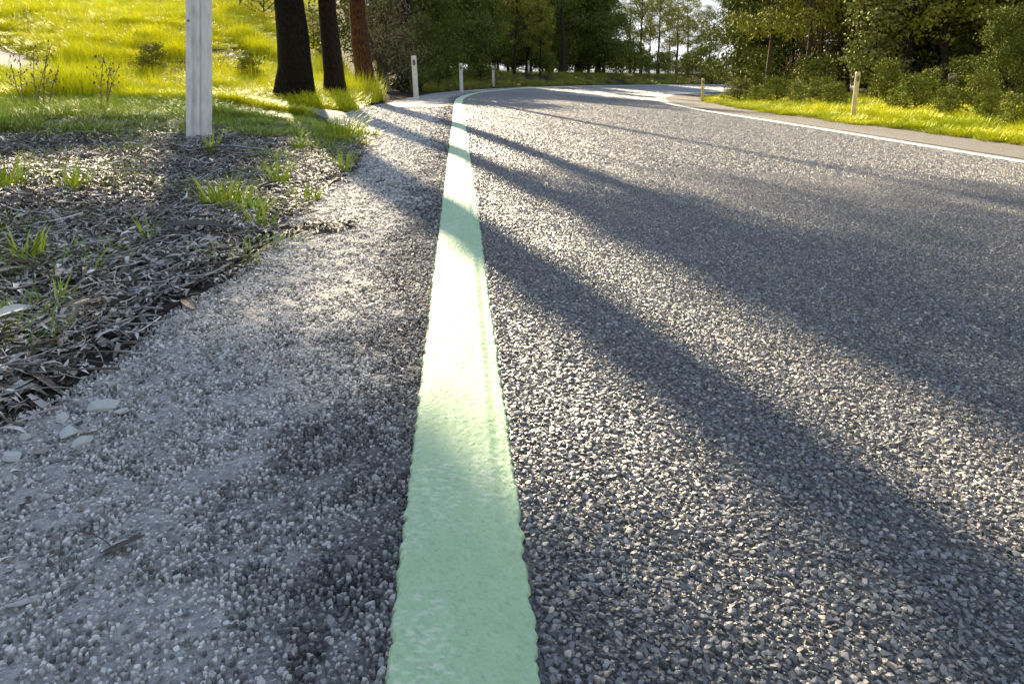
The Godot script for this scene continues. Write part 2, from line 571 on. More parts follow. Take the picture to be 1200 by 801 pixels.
func build_litter():
	rng.seed = 77
	var kinds := [["leaf_litter", leaf_mesh(0.10, 0.075), M.litter, 0.022, 0.07], ["curled_leaf_litter", leaf_mesh(0.26, 0.10), M.litter, 0.022, 0.06], ["bark_litter", bark_mesh(6), M.litter, 0.035, 0.11], ["twig_litter", twig_mesh(2, 0.014), M.twig, 0.04, 0.20], ["leaf_crumbs", flake_mesh(), M.litter, 0.006, 0.024]]
	var says := ["dry grey and brown fallen leaves covering the bank", "curled dry leaves scattered over the bank", "shed strips of bark lying among the leaves on the bank", "thin dry twigs lying among the leaves on the bank", "small broken crumbs of leaf and bark covering the bank"]
	var counts := [40000, 26000, 4000, 12000, 45000]
	for k in kinds.size():
		var lm := MB.new()
		var src: Array = kinds[k][1].surface_get_arrays(0)
		var sv: PackedVector3Array = src[Mesh.ARRAY_VERTEX]
		var si: PackedInt32Array = src[Mesh.ARRAY_INDEX]
		var n: int = counts[k]
		for i in n:
			var D := 0.75 + 7.0 * pow(rng.randf(), 1.35)
			var x := -0.40 - (0.75 * D + 0.5) * rng.randf()
			var sh := litter_share(x, D)
			if rng.randf() > sh and rng.randf() > 0.03: continue
			var s := rng.randf_range(kinds[k][3], kinds[k][4])
			if -x < shoulder_w(D) - 0.03: s *= 0.55
			var flat := 0.22 if k != 3 else 0.14
			var b := Basis.from_euler(Vector3(rng.randfn(0, flat), rng.randf() * TAU, rng.randfn(0, flat)))
			if rng.randf() < 0.4: b = b * Basis(Vector3.RIGHT, PI)
			var up := rng.randf_range(0.0, 0.035) * sh + 0.004
			var yy := maxf(ground_h(x, D), road_h(D, x) - 0.002 if -x < shoulder_w(D) else -1.0)
			var tf := Transform3D(b.scaled(Vector3(s, s, s * rng.randf_range(0.6, 1.3))), Vector3(x, yy + up, -D))
			var at := lm.v.size()
			lm.v.append_array(tf * sv)
			var col := litter_colour()
			for q in sv.size(): lm.c.push_back(col)
			for q in si: lm.ix.push_back(at + q)
		var o := obj(kinds[k][0], lm.mesh(false), kinds[k][2])
		tag(o, says[k], "litter", "", "stuff")
	# sticks, bark strips and stones that can be told apart
	var tw := [twig_mesh(5, 0.02), twig_mesh(8, 0.025), twig_mesh(13, 0.016)]
	var bk := [bark_mesh(9), bark_mesh(14)]
	for a in sticks:
		var x: float = a[1]; var D: float = a[2]
		var is_bark: bool = a[0] == "bark_strip"
		var o := obj(a[0], bk[int(absf(x) * 100) % 2] if is_bark else tw[int(absf(x) * 100) % 3], M.litter if is_bark else M.twig)
		o.position = on_ground(x, D, 0.045)
		if -x < shoulder_w(D): o.position.y = road_h(D, x) + 0.012
		o.rotation = Vector3(rng.randfn(0, 0.08), deg_to_rad(a[4]), rng.randfn(0, 0.05))
		o.scale = Vector3.ONE * a[3]
		var m2: StandardMaterial3D = (M.litter if is_bark else M.twig).duplicate()
		m2.albedo_color = a[5]
		m2.vertex_color_use_as_albedo = false
		o.material_override = m2
		tag(o, a[6], "bark" if is_bark else "stick", "sticks and bark on the bank")
	var pile := MB.new()
	var src: Array = kinds[0][1].surface_get_arrays(0)
	var src2: Array = kinds[2][1].surface_get_arrays(0)
	for i in 260:
		var an := rng.randf() * TAU
		var rr := sqrt(rng.randf())
		var p := Vector3(cos(an) * rr * 0.135, 0.002 + 0.020 * (1.0 - rr) * rng.randf(), sin(an) * rr * 0.10 + cos(an) * rr * -0.05)
		var sv: PackedVector3Array = (src if i % 4 else src2)[Mesh.ARRAY_VERTEX]
		var sc := rng.randf_range(0.02, 0.06)
		var at := pile.v.size()
		pile.v.append_array(Transform3D(Basis.from_euler(Vector3(rng.randfn(0, 0.3), rng.randf() * TAU, rng.randfn(0, 0.3))).scaled(Vector3.ONE * sc), p) * sv)
		var col := Color(0.03, 0.026, 0.022).lerp(Color(0.11, 0.09, 0.075), rng.randf() * rng.randf())
		for q in sv.size(): pile.c.push_back(col)
		for q in (src if i % 4 else src2)[Mesh.ARRAY_INDEX]: pile.ix.push_back(at + q)
	var po := obj("leaf_pile", pile.mesh(false), M.litter)
	po.position = Vector3(-0.50, road_h(2.62, -0.5) + 0.003, -2.62)
	tag(po, "dark clump of leaves lying alone on the gravel shoulder", "leaf pile")
	var st := [stone_mesh(21), stone_mesh(22), stone_mesh(23)]
	for i in stones.size():
		var a = stones[i]
		var o := obj("stone", st[i % 3], M.stone)
		o.position = Vector3(a[0], road_h(a[1], a[0]) + a[2] * 0.16, -a[1])
		o.rotation = Vector3(0.2, i * 1.7, 0.1)
		o.scale = Vector3(1.3, 0.5, 0.9) * a[2]
		var m2: StandardMaterial3D = M.stone.duplicate()
		m2.vertex_color_use_as_albedo = false
		m2.albedo_color = Color(0.78, 0.79, 0.78) if a[3] else Color(0.62, 0.61, 0.58)
		o.material_override = m2
		tag(o, a[4], "stone", "pale stones at the edge of the shoulder")

var sticks := [
	["stick", -0.80, 1.30, 0.42, 8.0, Color(0.22, 0.20, 0.18), "long dark stick along the near edge of the litter"],
	["stick", -0.74, 1.40, 0.30, 14.0, Color(0.34, 0.32, 0.30), "thinner grey stick just behind the long dark stick"],
	["stick", -1.02, 1.78, 0.28, -4.0, Color(0.55, 0.53, 0.50), "pale straight stick beside the small grass tufts at far left"],
	["bark_strip", -1.32, 4.30, 0.40, 5.0, Color(0.55, 0.55, 0.57), "pale grey bark strip lying in front of the white post"],
	["bark_strip", -1.45, 4.55, 0.24, 80.0, Color(0.62, 0.62, 0.64), "short upright pale bark strip in front of the white post"],
	["stick", -0.62, 2.05, 0.26, 22.0, Color(0.30, 0.27, 0.24), "brown stick poking from the litter onto the shoulder"],
	["bark_strip", -0.86, 2.45, 0.26, 12.0, Color(0.30, 0.28, 0.26), "dark arched bark strip in front of the wide grass clump"],
	["stick", -0.55, 3.75, 0.36, 4.0, Color(0.12, 0.10, 0.09), "black stick lying across the far edge of the shoulder"],
]
var stones := [
	[-0.60, 1.22, 0.022, 1, "largest flat white stone at the litter's near edge"],
	[-0.645, 1.18, 0.014, 1, "white stone left of the largest flat one"],
	[-0.56, 1.20, 0.011, 1, "small white stone right of the largest flat one"],
	[-0.61, 1.13, 0.017, 1, "long white stone in front of the largest flat one"],
	[-0.575, 1.10, 0.014, 1, "white stone at the front right of the white group"],
	[-0.655, 1.06, 0.015, 1, "nearest white stone of the group by the left edge"],
	[-0.62, 1.075, 0.010, 0, "small grey stone in the middle of the white group"],
	[-0.67, 1.12, 0.011, 1, "leftmost small white stone of the group"],
	[-0.80, 4.25, 0.035, 1, "single white stone in the litter beyond the grass clump"],
	[-0.32, 3.62, 0.030, 0, "grey stone on the shoulder beside the line's far shade"],
]

func blade(m: MB, root: Vector3, dir: Vector3, h: float, w: float, droop: float, col: Color, segs := 3):
	var side := dir.cross(Vector3.UP).normalized() * w
	var p := root
	var d := (Vector3.UP + dir * 0.35).normalized()
	var seg := h / segs
	for i in segs:
		var q := p + d * seg
		var w0 := 1.0 - float(i) / segs
		var w1 := 1.0 - float(i + 1) / segs
		if i < segs - 1: m.quad(p - side * w0, q - side * w1, q + side * w1, p + side * w0, col)
		else: m.tri(p - side * w0, q, p + side * w0, col)
		p = q
		d = (d + dir * droop - Vector3.UP * droop * 0.5).normalized()

func tuft_mesh(sd: int, blades: int, h: float, spread: float, w: float, a: Color, b: Color, droop := 0.3) -> ArrayMesh:
	var r := RandomNumberGenerator.new()
	r.seed = sd
	var m := MB.new()
	for i in blades:
		var an := r.randf() * TAU
		var d := Vector3(cos(an), 0, sin(an))
		blade(m, d * spread * sqrt(r.randf()) + Vector3(0, -0.01, 0), Vector3(cos(an + r.randf_range(-1, 1)), 0, sin(an + r.randf_range(-1, 1))), h * r.randf_range(0.45, 1.1), w * r.randf_range(0.7, 1.2), droop * r.randf_range(0.3, 1.4), a.lerp(b, r.randf()))
	return m.mesh(false)

var tufts := [   # x, D, height, blades, spread, label
	[-0.92, 2.95, 0.13, 60, 0.10, "widest green grass clump in the middle of the litter"],
	[-0.78, 2.80, 0.11, 30, 0.06, "grass clump against the right side of the widest clump"],
	[-0.70, 2.62, 0.10, 22, 0.05, "grass tuft nearest the shoulder in the litter"],
	[-0.86, 3.55, 0.15, 26, 0.05, "upright green tuft behind the widest clump"],
	[-0.98, 2.35, 0.11, 9, 0.015, "thin curved tuft left of the widest clump"],
	[-1.42, 4.35, 0.16, 16, 0.04, "yellow tuft in sunlight left of the pale bark strips"],
	[-1.52, 3.00, 0.13, 24, 0.05, "sunlit yellow grass tuft on the left of the bank"],
	[-1.75, 2.95, 0.14, 36, 0.10, "sunlit yellow grass clump at the left picture edge"],
	[-1.16, 2.02, 0.11, 20, 0.06, "small green tuft low on the bank, second from left edge"],
	[-1.17, 1.72, 0.12, 10, 0.03, "few pale blades just above the pale straight stick"],
	[-0.93, 1.72, 0.07, 14, 0.05, "flat green sprig right of the pale straight stick"],
	[-1.00, 1.46, 0.10, 6, 0.02, "nearest lone blades in the dark litter"],
	[-0.62, 4.05, 0.15, 14, 0.04, "thin pale tuft beside the sunlit gravel patch"],
	[-0.68, 3.25, 0.08, 24, 0.08, "low olive grass patch beside the sunlit gravel"],
	[-1.05, 4.9, 0.16, 18, 0.05, "grass tuft right of the white post's foot"],
	[-0.95, 6.0, 0.22, 120, 0.22, "bright round grass clump at the end of the litter bank"],
]

func build_grass():
	var gg := Color(0.20, 0.32, 0.03)
	var gy := Color(0.45, 0.48, 0.04)
	for i in tufts.size():
		var a = tufts[i]
		var o := obj("grass_tuft", tuft_mesh(100 + i, int(a[3] * 1.8), a[2] * 1.35, a[4] * (0.85 if a[3] > 20 else 0.5), 0.0055, gg, gy, 0.34), M.grass)
		o.position = on_ground(a[0], a[1], 0.005)
		tag(o, a[5], "grass", "grass tufts on the litter bank")
	# the grassed end of the bank, the meadow and the right verge
	rng.seed = 5
	var lush := tuft_mesh(1, 60, 1.0, 0.85, 0.03, Color(0.85, 0.95, 0.8), Color(1.1, 1.05, 1.0), 0.35)
	var buf := PackedFloat32Array()
	for i in 6500:
		var D := rng.randf_range(1.3, 9.2)
		var x := -0.6 - (0.72 * D - 0.1) * rng.randf()
		var n1 := nz.get_noise_2d(x * 16.0 + 50.0, D * 16.0)
		var k := sm(4.7, 5.9, D + 1.2 * n1) * sm(0.70, 0.95, -x + 0.3 * n1)
		k = maxf(k, 0.05)
		k = maxf(k, 0.8 * sm(4.4, 5.2, D + n1) * sm(2.6, 3.4, -x))
		if x > -0.02 - shoulder_w(D) or track_gap(x, D) < 0.55 or rng.randf() > k * (0.30 + 0.9 * sm(-0.15, 0.35, nz.get_noise_2d(x * 30.0, D * 30.0 + 80.0))): continue
		var b := Basis(Vector3.UP, rng.randf() * TAU).scaled(Vector3(0.13, rng.randf_range(0.04, 0.12) * (1.0 + 0.7 * sm(2.6, 3.4, -x)) * (0.4 + 0.6 * sm(0.3, 1.6, track_gap(x, D))), 0.13))
		put(buf, b, on_ground(x, D, -0.005), Color(0.14, 0.23, 0.025).lerp(Color(0.36, 0.37, 0.04), rng.randf()))
	tag(copies("bank_grass", lush, M.grass, buf), "green grass on the far end of the litter bank", "grass", "", "stuff")
	buf = PackedFloat32Array()
	for i in 17000:
		var D := 9.0 + 43.0 * pow(rng.randf(), 1.5)
		var x := -1.6 - (0.78 * D) * rng.randf()
		if D > 15.0 and x > -2.0 - 0.20 * (D - 15.0): continue
		if track_gap(x, D) < 0.42 + 0.25 * rng.randf() or (x > -0.1 - shoulder_w(D) - 0.4 * rng.randf()): continue
		var n1 := nz.get_noise_2d(x * 5.0, D * 5.0)
		var n2 := nz.get_noise_2d(x * 2.0 + 90.0, D * 2.0)
		if n1 < -0.28 and rng.randf() < 0.7: continue
		var s := 0.20 + 0.006 * D
		var b := Basis(Vector3.UP, rng.randf() * TAU).scaled(Vector3(s, rng.randf_range(0.12, 0.32) * (1.0 + 0.5 * n1 + 1.3 * sm(0.15, 0.4, nz.get_noise_2d(x * 12.0 + 300.0, D * 12.0))) * (0.35 + 0.65 * sm(0.3, 1.6, track_gap(x, D))), s))
		put(buf, b, on_ground(x, D, -0.01), Color(0.38, 0.41, 0.018).lerp(Color(0.63, 0.59, 0.024), clampf(0.5 + 0.6 * n2 + rng.randf_range(-0.3, 0.3), 0, 1)))
	tag(copies("meadow_grass", lush, M.grass, buf), "bright yellow green meadow grass left of the trunks", "grass", "", "stuff")
	buf = PackedFloat32Array()
	for i in 7000:
		var s := 3.0 + 50.0 * pow(rng.randf(), 1.2)
		var off := 7.15 + 4.4 * pow(rng.randf(), 1.3)
		var q := road_xd(s, off)
		var n1 := nz.get_noise_2d(q.x * 8.0, q.y * 8.0)
		if off < 7.5 and n1 < 0.0: continue
		var b := Basis(Vector3.UP, rng.randf() * TAU).scaled(Vector3(0.24, rng.randf_range(0.06, 0.24) * (0.5 + 0.35 * minf(off - 7.0, 2.0)), 0.24))
		put(buf, b, on_ground(q.x, q.y, -0.01), Color(0.38, 0.41, 0.018).lerp(Color(0.63, 0.59, 0.024), clampf(0.5 + n1 + rng.randf_range(-0.3, 0.3), 0, 1)))
	var outer := PackedFloat32Array()
	for i in 4200:
		var s := rng.randf_range(15.0, 85.0)
		var off := -1.5 - 6.0 * pow(rng.randf(), 1.3)
		var q := road_xd(s, off)
		var n1 := nz.get_noise_2d(q.x * 8.0, q.y * 8.0)
		if q.x < -1.2 or rng.randf() > 0.45 + n1: continue
		var b := Basis(Vector3.UP, rng.randf() * TAU).scaled(Vector3(0.3, rng.randf_range(0.15, 0.4), 0.3))
		put(outer, b, on_ground(q.x, q.y, -0.01), Color(0.16, 0.18, 0.03).lerp(Color(0.34, 0.31, 0.04), rng.randf()))
	tag(copies("bend_grass", lush, M.grass, outer), "patchy grass along the outside of the bend", "grass", "", "stuff")
	tag(copies("verge_grass", lush, M.grass, buf), "strip of sunlit yellow grass along the right verge", "grass", "", "stuff")

# ------------------------------------------------------------------ posts
func ribbed_post(h: float, w: float) -> ArrayMesh:   # a pressed steel section: a web with two ribs, folded back at both sides
	var prof := [Vector2(-0.5, -0.32), Vector2(-0.5, 0.10), Vector2(-0.44, 0.16), Vector2(-0.20, 0.16), Vector2(-0.14, 0.06), Vector2(-0.03, 0.06), Vector2(0.03, 0.16), Vector2(0.17, 0.16), Vector2(0.22, 0.08), Vector2(0.28, 0.16), Vector2(0.44, 0.16), Vector2(0.5, 0.10), Vector2(0.5, -0.32), Vector2(0.42, -0.32), Vector2(-0.42, -0.32)]
	var m := MB.new()
	for i in prof.size():
		var a: Vector2 = prof[i] * w
		var b: Vector2 = prof[(i + 1) % prof.size()] * w
		m.quad(Vector3(a.x, -0.4, a.y), Vector3(a.x, h, a.y), Vector3(b.x, h, b.y), Vector3(b.x, -0.4, b.y), Color(0.72, 0.72, 0.73))
	for i in range(1, prof.size() - 1):
		var a: Vector2 = prof[0] * w
		var b: Vector2 = prof[i] * w
		var d: Vector2 = prof[i + 1] * w
		m.tri(Vector3(a.x, h, a.y), Vector3(b.x, h, b.y), Vector3(d.x, h, d.y), Color(0.72, 0.72, 0.73))
	return m.mesh(false)

func disc(r: float, depth: float, col: Color) -> ArrayMesh:
	var m := MB.new()
	for i in 16:
		var a := TAU * i / 16.0
		var b := TAU * (i + 1) / 16.0
		var p := Vector3(cos(a) * r, sin(a) * r, 0)
		var q := Vector3(cos(b) * r, sin(b) * r, 0)
		m.tri(Vector3(0, 0, depth), p + Vector3(0, 0, depth), q + Vector3(0, 0, depth), col)
		m.quad(p, p + Vector3(0, 0, depth), q + Vector3(0, 0, depth), q, col)
	return m.mesh(false)

func flat_post(h: float, w: float, d: float) -> ArrayMesh:   # flexible guide post: shallow curved front, rounded top
	var m := MB.new()
	var col := Color(0.74, 0.73, 0.68)
	var rows := [[-0.3, 1.0], [h * 0.5, 1.0], [h - 0.03, 1.0], [h - 0.01, 0.86], [h, 0.6]]
	var prof := [Vector2(-0.5, -0.5), Vector2(-0.5, 0.2), Vector2(-0.25, 0.5), Vector2(0.25, 0.5), Vector2(0.5, 0.2), Vector2(0.5, -0.5)]
	for k in rows.size() - 1:
		for i in prof.size():
			var a: Vector2 = prof[i]
			var b: Vector2 = prof[(i + 1) % prof.size()]
			var s0: float = rows[k][1]
			var s1: float = rows[k + 1][1]
			m.quad(Vector3(a.x * w * s0, rows[k][0], a.y * d), Vector3(a.x * w * s1, rows[k + 1][0], a.y * d), Vector3(b.x * w * s1, rows[k + 1][0], b.y * d), Vector3(b.x * w * s0, rows[k][0], b.y * d), col)
	for i in range(1, prof.size() - 1):
		m.tri(Vector3(prof[0].x * w * 0.6, h, prof[0].y * d), Vector3(prof[i].x * w * 0.6, h, prof[i].y * d), Vector3(prof[i + 1].x * w * 0.6, h, prof[i + 1].y * d), col)
	return m.mesh(false)

func build_posts():
	var t := base("steel_post", on_ground(-1.72, 5.0), deg_to_rad(-12.0))
	t.rotation.z = deg_to_rad(-3.5)
	obj("shaft", ribbed_post(2.6, 0.148), M.post_paint, t)
	for y in [0.78, 1.35, 1.9]:
		var b := obj("bolt", disc(0.008, 0.006, Color(0.12, 0.11, 0.11)), M.reflector, t)
		b.position = Vector3(-0.047, y, 0.0238)
	tag(t, "tall white ribbed steel post standing in the leaf litter", "post")
	var g0: Node3D = null
	for a in guide:
		var at := on_ground(a[0], a[1])
		if g0 == null:
			g0 = base("guide_post", at)
			obj("shaft", flat_post(0.92, 0.105, 0.03), M.post_paint, g0)
			var f := obj("reflector", disc(0.038, 0.004, Color(0.10, 0.09, 0.09)), M.reflector, g0)
			f.position = Vector3(0, 0.78, 0.0155)
			f.scale = Vector3(0.9, 1.7, 1)
			tag(g0, a[3], "guide post", "guide posts along the road")
			g0.rotation = Vector3(0, 0, deg_to_rad(a[2]))
		else:
			var c: Node3D = g0.duplicate()
			c.name = numbered("guide_post")
			add_child(c)
			c.position = at
			c.rotation = Vector3(0, 0.1, deg_to_rad(a[2]))
			if a[0] > 7.0: c.get_child(0).material_override = M.old_post
			c.set_meta("label", a[3])

var guide := [   # x, D, lean, label
	[-0.86, 15.3, 2.5, "nearest white guide post, left of the edge line"],
	[0.10, 23.0, 1.5, "second white guide post left of the road"],
	[1.55, 33.0, 0.5, "third white guide post at the left of the bend"],
	[4.9, 52.0, 0.0, "farthest guide post, before the dark trees"],
	[8.05, 14.6, -3.0, "yellowed guide post in the grass of the right verge"],
	[9.2, 27.5, 0.0, "guide post at the inside of the bend"],
]

# ------------------------------------------------------------------ trees
func tree(called: String, p: Dictionary) -> Node3D:
	# p: seed h r crown0 spread limbs twigs leaves leaf leafw a b lean clear clump droop bark flat
	var r := RandomNumberGenerator.new()
	r.seed = p.seed
	var wood := MB.new()
	var crown := MB.new()
	var bark: Color = p.get("bark", Color(0.12, 0.09, 0.07))
	var h: float = p.h
	var lean: Vector3 = p.get("lean", Vector3(r.randf_range(-0.05, 0.05), 0, r.randf_range(-0.05, 0.05)))
	var pts := [Vector3(0, -0.3, 0)]
	var rad := [p.r * 1.35]
	var segs := 22
	for i in range(0, segs + 1):
		var t := float(i) / segs
		pts.push_back(Vector3(lean.x * h * t + 0.32 * p.r * sin(t * 15.0 + p.seed), h * 0.96 * t + 0.02, lean.z * h * t + 0.25 * p.r * cos(t * 7.0 + p.seed)))
		rad.push_back(p.r * (0.06 + 0.94 * pow(1.0 - t, p.get("taper", 0.9)) + 0.35 * exp(-t * h / 0.25)))
	wood.tube(pts, rad, 18, bark, p.get("lump", 0.09))
	var tips := []
	for i in p.limbs:
		var t: float = lerpf(p.crown0, 0.97, pow((i + r.randf()) / p.limbs, 0.9))
		var an: float = i * 2.4 + r.randf_range(-0.5, 0.5)
		var root: Vector3 = pts[1 + int(t * segs)]
		var reach: float = p.spread * (1.0 - 0.55 * absf(t - p.crown0) / (1.0 - p.crown0)) * r.randf_range(0.65, 1.1)
		if p.has("shape"): reach *= p.shape
		limb(wood, tips, r, root, Vector3(cos(an), r.randf_range(0.0, 0.55), sin(an)).normalized(), reach, p.r * (1.0 - 0.8 * t) * 0.42 + 0.01, p.twigs, bark)
	for l in p.get("extra", []):   # single limbs read from the photograph's shadows: [height, direction, reach, radius]
		limb(wood, tips, r, Vector3(lean.x * l[0], l[0], lean.z * l[0]), l[1], l[2], l[3], p.twigs + 9, bark, l[4] if l.size() > 4 else 0.4, 0.35)
	var per: int = int(ceil(float(p.leaves) / maxf(1.0, tips.size())))
	var clump: float = p.get("clump", 0.5)
	var droop: float = p.get("droop", 0.4)
	for tip in tips:
		var shade := r.randf()
		for k in per:
			var o := Vector3(r.randfn(0, 1), r.randfn(0, 1), r.randfn(0, 1)) * clump * 0.48
			o.y *= 0.75
			leaf(crown, tip + o, r, p.leaf * r.randf_range(0.65, 1.2), p.leafw, droop, p.a.lerp(p.b, clampf(0.55 * shade + 0.6 * r.randf() - 0.1, 0, 1)))
	var root := base(called, Vector3.ZERO)
	obj("trunk", wood.mesh(), M.bark, root)
	obj("crown", crown.mesh(false), M.leaves, root)
	return root

func shade_limbs() -> Array:   # the low limbs of the thickest gum reach left over the bank and keep it in shade
	var out := []
	for i in 4: out.push_back([3.15 + 0.3 * i, Vector3(-0.96, 0.06, 0.27), 1.05, 0.022, 0.62])
	for i in 8: out.push_back([4.7 + 0.19 * i, Vector3(-0.96, 0.05, 0.27 + 0.12 * (i % 3 - 1)), 1.95, 0.028, 0.42])
	for i in 7: out.push_back([5.45 + 0.14 * i, Vector3(-0.96, 0.02, 0.27), 0.84, 0.018, 0.8])
	for i in 3: out.push_back([3.0 + 0.2 * i, Vector3(-0.96, 0.03, 0.27), 2.3, 0.028, 0.6])
	for i in 4: out.push_back([2.2 + 0.22 * i, Vector3(-0.96, 0.04, 0.27), 1.0, 0.02, 0.42])
	for i in 3: out.push_back([5.5 + 0.2 * i, Vector3(-0.96, 0.02, 0.27), 0.70, 0.016, 0.8])
	return out

func limb(wood: MB, tips: Array, r: RandomNumberGenerator, root: Vector3, dir: Vector3, reach: float, rad: float, twigs: int, bark: Color, from := 0.25, twig_len := 1.0):
	var pts := [root]
	var radii := [rad]
	var d := dir
	var q := root
	for i in 5:
		d = (d + Vector3(r.randf_range(-0.25, 0.25), r.randf_range(-0.12, 0.22), r.randf_range(-0.25, 0.25))).normalized()
		q += d * reach / 5.0
		pts.push_back(q)
		radii.push_back(rad * (1.0 - 0.17 * (i + 1)))
	wood.tube(pts, radii, 6, bark)
	tips.push_back(q)
	for k in twigs:
		var t := r.randf_range(from, 1.0)
		var s: Vector3 = pts[int(t * 5)]
		var td := (d + Vector3(r.randf_range(-1, 1), r.randf_range(-0.7, 0.8), r.randf_range(-1, 1)) * 1.1).normalized()
		var l := reach * r.randf_range(0.2, 0.5) * twig_len
		var e := s + td * l
		var mid := s + td * l * 0.5 + Vector3(r.randf_range(-0.08, 0.08), 0.06, r.randf_range(-0.08, 0.08)) * l
		wood.tube([s, mid, e], [rad * 0.4, rad * 0.28, rad * 0.1], 4, bark)
		tips.push_back(e)

func leaf(m: MB, at: Vector3, r: RandomNumberGenerator, l: float, w: float, droop: float, col: Color):
	var d := Vector3(r.randf_range(-1, 1), r.randf_range(-1, 1) - droop * 1.5, r.randf_range(-1, 1)).normalized()
	var s := d.cross(Vector3(r.randf_range(-1, 1), r.randf_range(-1, 1), r.randf_range(-1, 1))).normalized() * l * w
	var mid := at + d * l * 0.45
	m.quad(at, mid + s, at + d * l, mid - s, col)

func place(proto: Node3D, first: bool, x: float, D: float, turn: float, size: float, label: String, category: String, group := ""):
	var o := proto
	if not first:
		o = proto.duplicate()
		o.name = numbered(String(proto.name).rstrip("0123456789").trim_suffix("_"))
		add_child(o)
	o.position = on_ground(x, D, -0.03)
	o.rotation.y = turn
	o.scale = Vector3(1.0 + 0.22 * sin(x * 7.0), 1.0 + 0.15 * sin(D * 5.0), 1.0 + 0.22 * cos(x * 5.0 + D)) * size
	tag(o, label, category)
	if group: o.set_meta("group", group)
	elif o.has_meta("group"): o.remove_meta("group")

func build_trees():
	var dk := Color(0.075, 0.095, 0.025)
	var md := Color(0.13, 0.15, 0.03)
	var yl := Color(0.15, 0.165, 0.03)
	var yb := Color(0.25, 0.24, 0.035)  # paler leaf yellow; part of the sunlit look is put into this colour
	# three trunks between meadow and road; their crowns stand above the picture and stripe the road
	var t1 := tree("gum_tree", {seed = 1, h = 13.0, r = 0.245, crown0 = 0.62, spread = 3.0, limbs = 12, twigs = 6, leaves = 17000, leaf = 0.16, leafw = 0.15, a = dk, b = md, lean = Vector3(0.010, 0, 0), taper = 1.15, clump = 0.28, bark = Color(0.035, 0.028, 0.024),
		extra = shade_limbs()})
	place(t1, true, -2.66, 12.0, 0, 1, "thick black gum trunk standing alone at the meadow's edge", "tree", "gum trees between meadow and road")
	var t2 := tree("gum_tree", {seed = 2, h = 12.0, r = 0.20, crown0 = 0.55, spread = 2.6, limbs = 12, twigs = 6, leaves = 9000, leaf = 0.16, leafw = 0.13, a = dk, b = md, lean = Vector3(-0.006, 0, 0), clump = 0.7, bark = Color(0.055, 0.042, 0.034),
		extra = [[4.4, Vector3(0.9, 0.25, -0.2), 0.8, 0.06], [4.9, Vector3(0.9, 0.3, 0.0), 0.9, 0.06], [5.4, Vector3(0.9, 0.3, -0.3), 0.8, 0.06]]})
	place(t2, true, -2.08, 12.5, 0, 1, "dark straight gum trunk right of the thickest one", "tree", "gum trees between meadow and road")
	var t3 := tree("gum_tree", {seed = 3, h = 11.0, r = 0.15, crown0 = 0.52, spread = 2.4, limbs = 11, twigs = 6, leaves = 8000, leaf = 0.16, leafw = 0.13, a = dk, b = md, lean = Vector3(-0.055, 0, 0), clump = 0.7, bark = Color(0.20, 0.10, 0.06)})
	place(t3, true, -1.72, 14.2, 0, 1, "leaning reddish brown gum trunk nearest the guide post", "tree", "gum trees between meadow and road")
	var t4 := tree("gum_tree", {seed = 4, h = 9.5, r = 0.13, crown0 = 0.70, spread = 1.7, limbs = 10, twigs = 6, leaves = 7000, leaf = 0.16, leafw = 0.13, a = dk, b = md, lean = Vector3(0.01, 0, 0), clump = 0.4, bark = Color(0.06, 0.05, 0.045)})
	place(t4, true, -1.45, 20.3, 0, 1, "slender dark gum trunk among the dry shrubs behind the nearest guide post", "tree", "gum trees between meadow and road")
	# the forest
	var dense := []
	for i in 3:
		dense.push_back(tree("bushy_tree", {seed = 20 + i, h = 6.0, r = 0.10, crown0 = 0.08, spread = 2.3, limbs = 26, twigs = 7, leaves = 15000, leaf = 0.15, leafw = 0.22, a = dk, b = md, clump = 0.55, droop = 0.5}))
	var tall := []
	for i in 2:
		tall.push_back(tree("forest_tree", {seed = 30 + i, h = 11.0, r = 0.17, crown0 = 0.30, spread = 3.0, limbs = 22, twigs = 7, leaves = 14000, leaf = 0.18, leafw = 0.16, a = dk, b = md, clump = 0.7, droop = 0.6, bark = Color(0.13, 0.11, 0.09)}))
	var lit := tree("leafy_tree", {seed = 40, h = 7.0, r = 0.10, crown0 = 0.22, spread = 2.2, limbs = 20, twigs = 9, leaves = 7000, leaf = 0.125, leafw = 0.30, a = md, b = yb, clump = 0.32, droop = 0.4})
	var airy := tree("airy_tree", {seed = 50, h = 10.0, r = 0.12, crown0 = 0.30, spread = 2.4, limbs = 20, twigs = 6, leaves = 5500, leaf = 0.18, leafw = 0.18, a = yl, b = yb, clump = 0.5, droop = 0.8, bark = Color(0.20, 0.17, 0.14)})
	var shrub := tree("shrub", {seed = 60, h = 1.5, r = 0.03, crown0 = 0.06, spread = 0.9, limbs = 20, twigs = 7, leaves = 3000, leaf = 0.10, leafw = 0.22, a = md, b = yl, clump = 0.2, droop = 0.1})
	var brush := tree("dry_shrub", {seed = 61, h = 1.9, r = 0.03, crown0 = 0.03, spread = 1.2, limbs = 26, twigs = 9, leaves = 2200, leaf = 0.09, leafw = 0.10, a = Color(0.16, 0.13, 0.10), b = Color(0.24, 0.20, 0.14), clump = 0.35, droop = 0.2, bark = Color(0.17, 0.14, 0.12)})
	var creeper := tree("creeper_bush", {seed = 62, h = 3.4, r = 0.06, crown0 = 0.04, spread = 0.8, limbs = 22, twigs = 6, leaves = 6000, leaf = 0.09, leafw = 0.36, a = Color(0.14, 0.16, 0.05), b = Color(0.24, 0.24, 0.07), clump = 0.3, droop = 0.3})
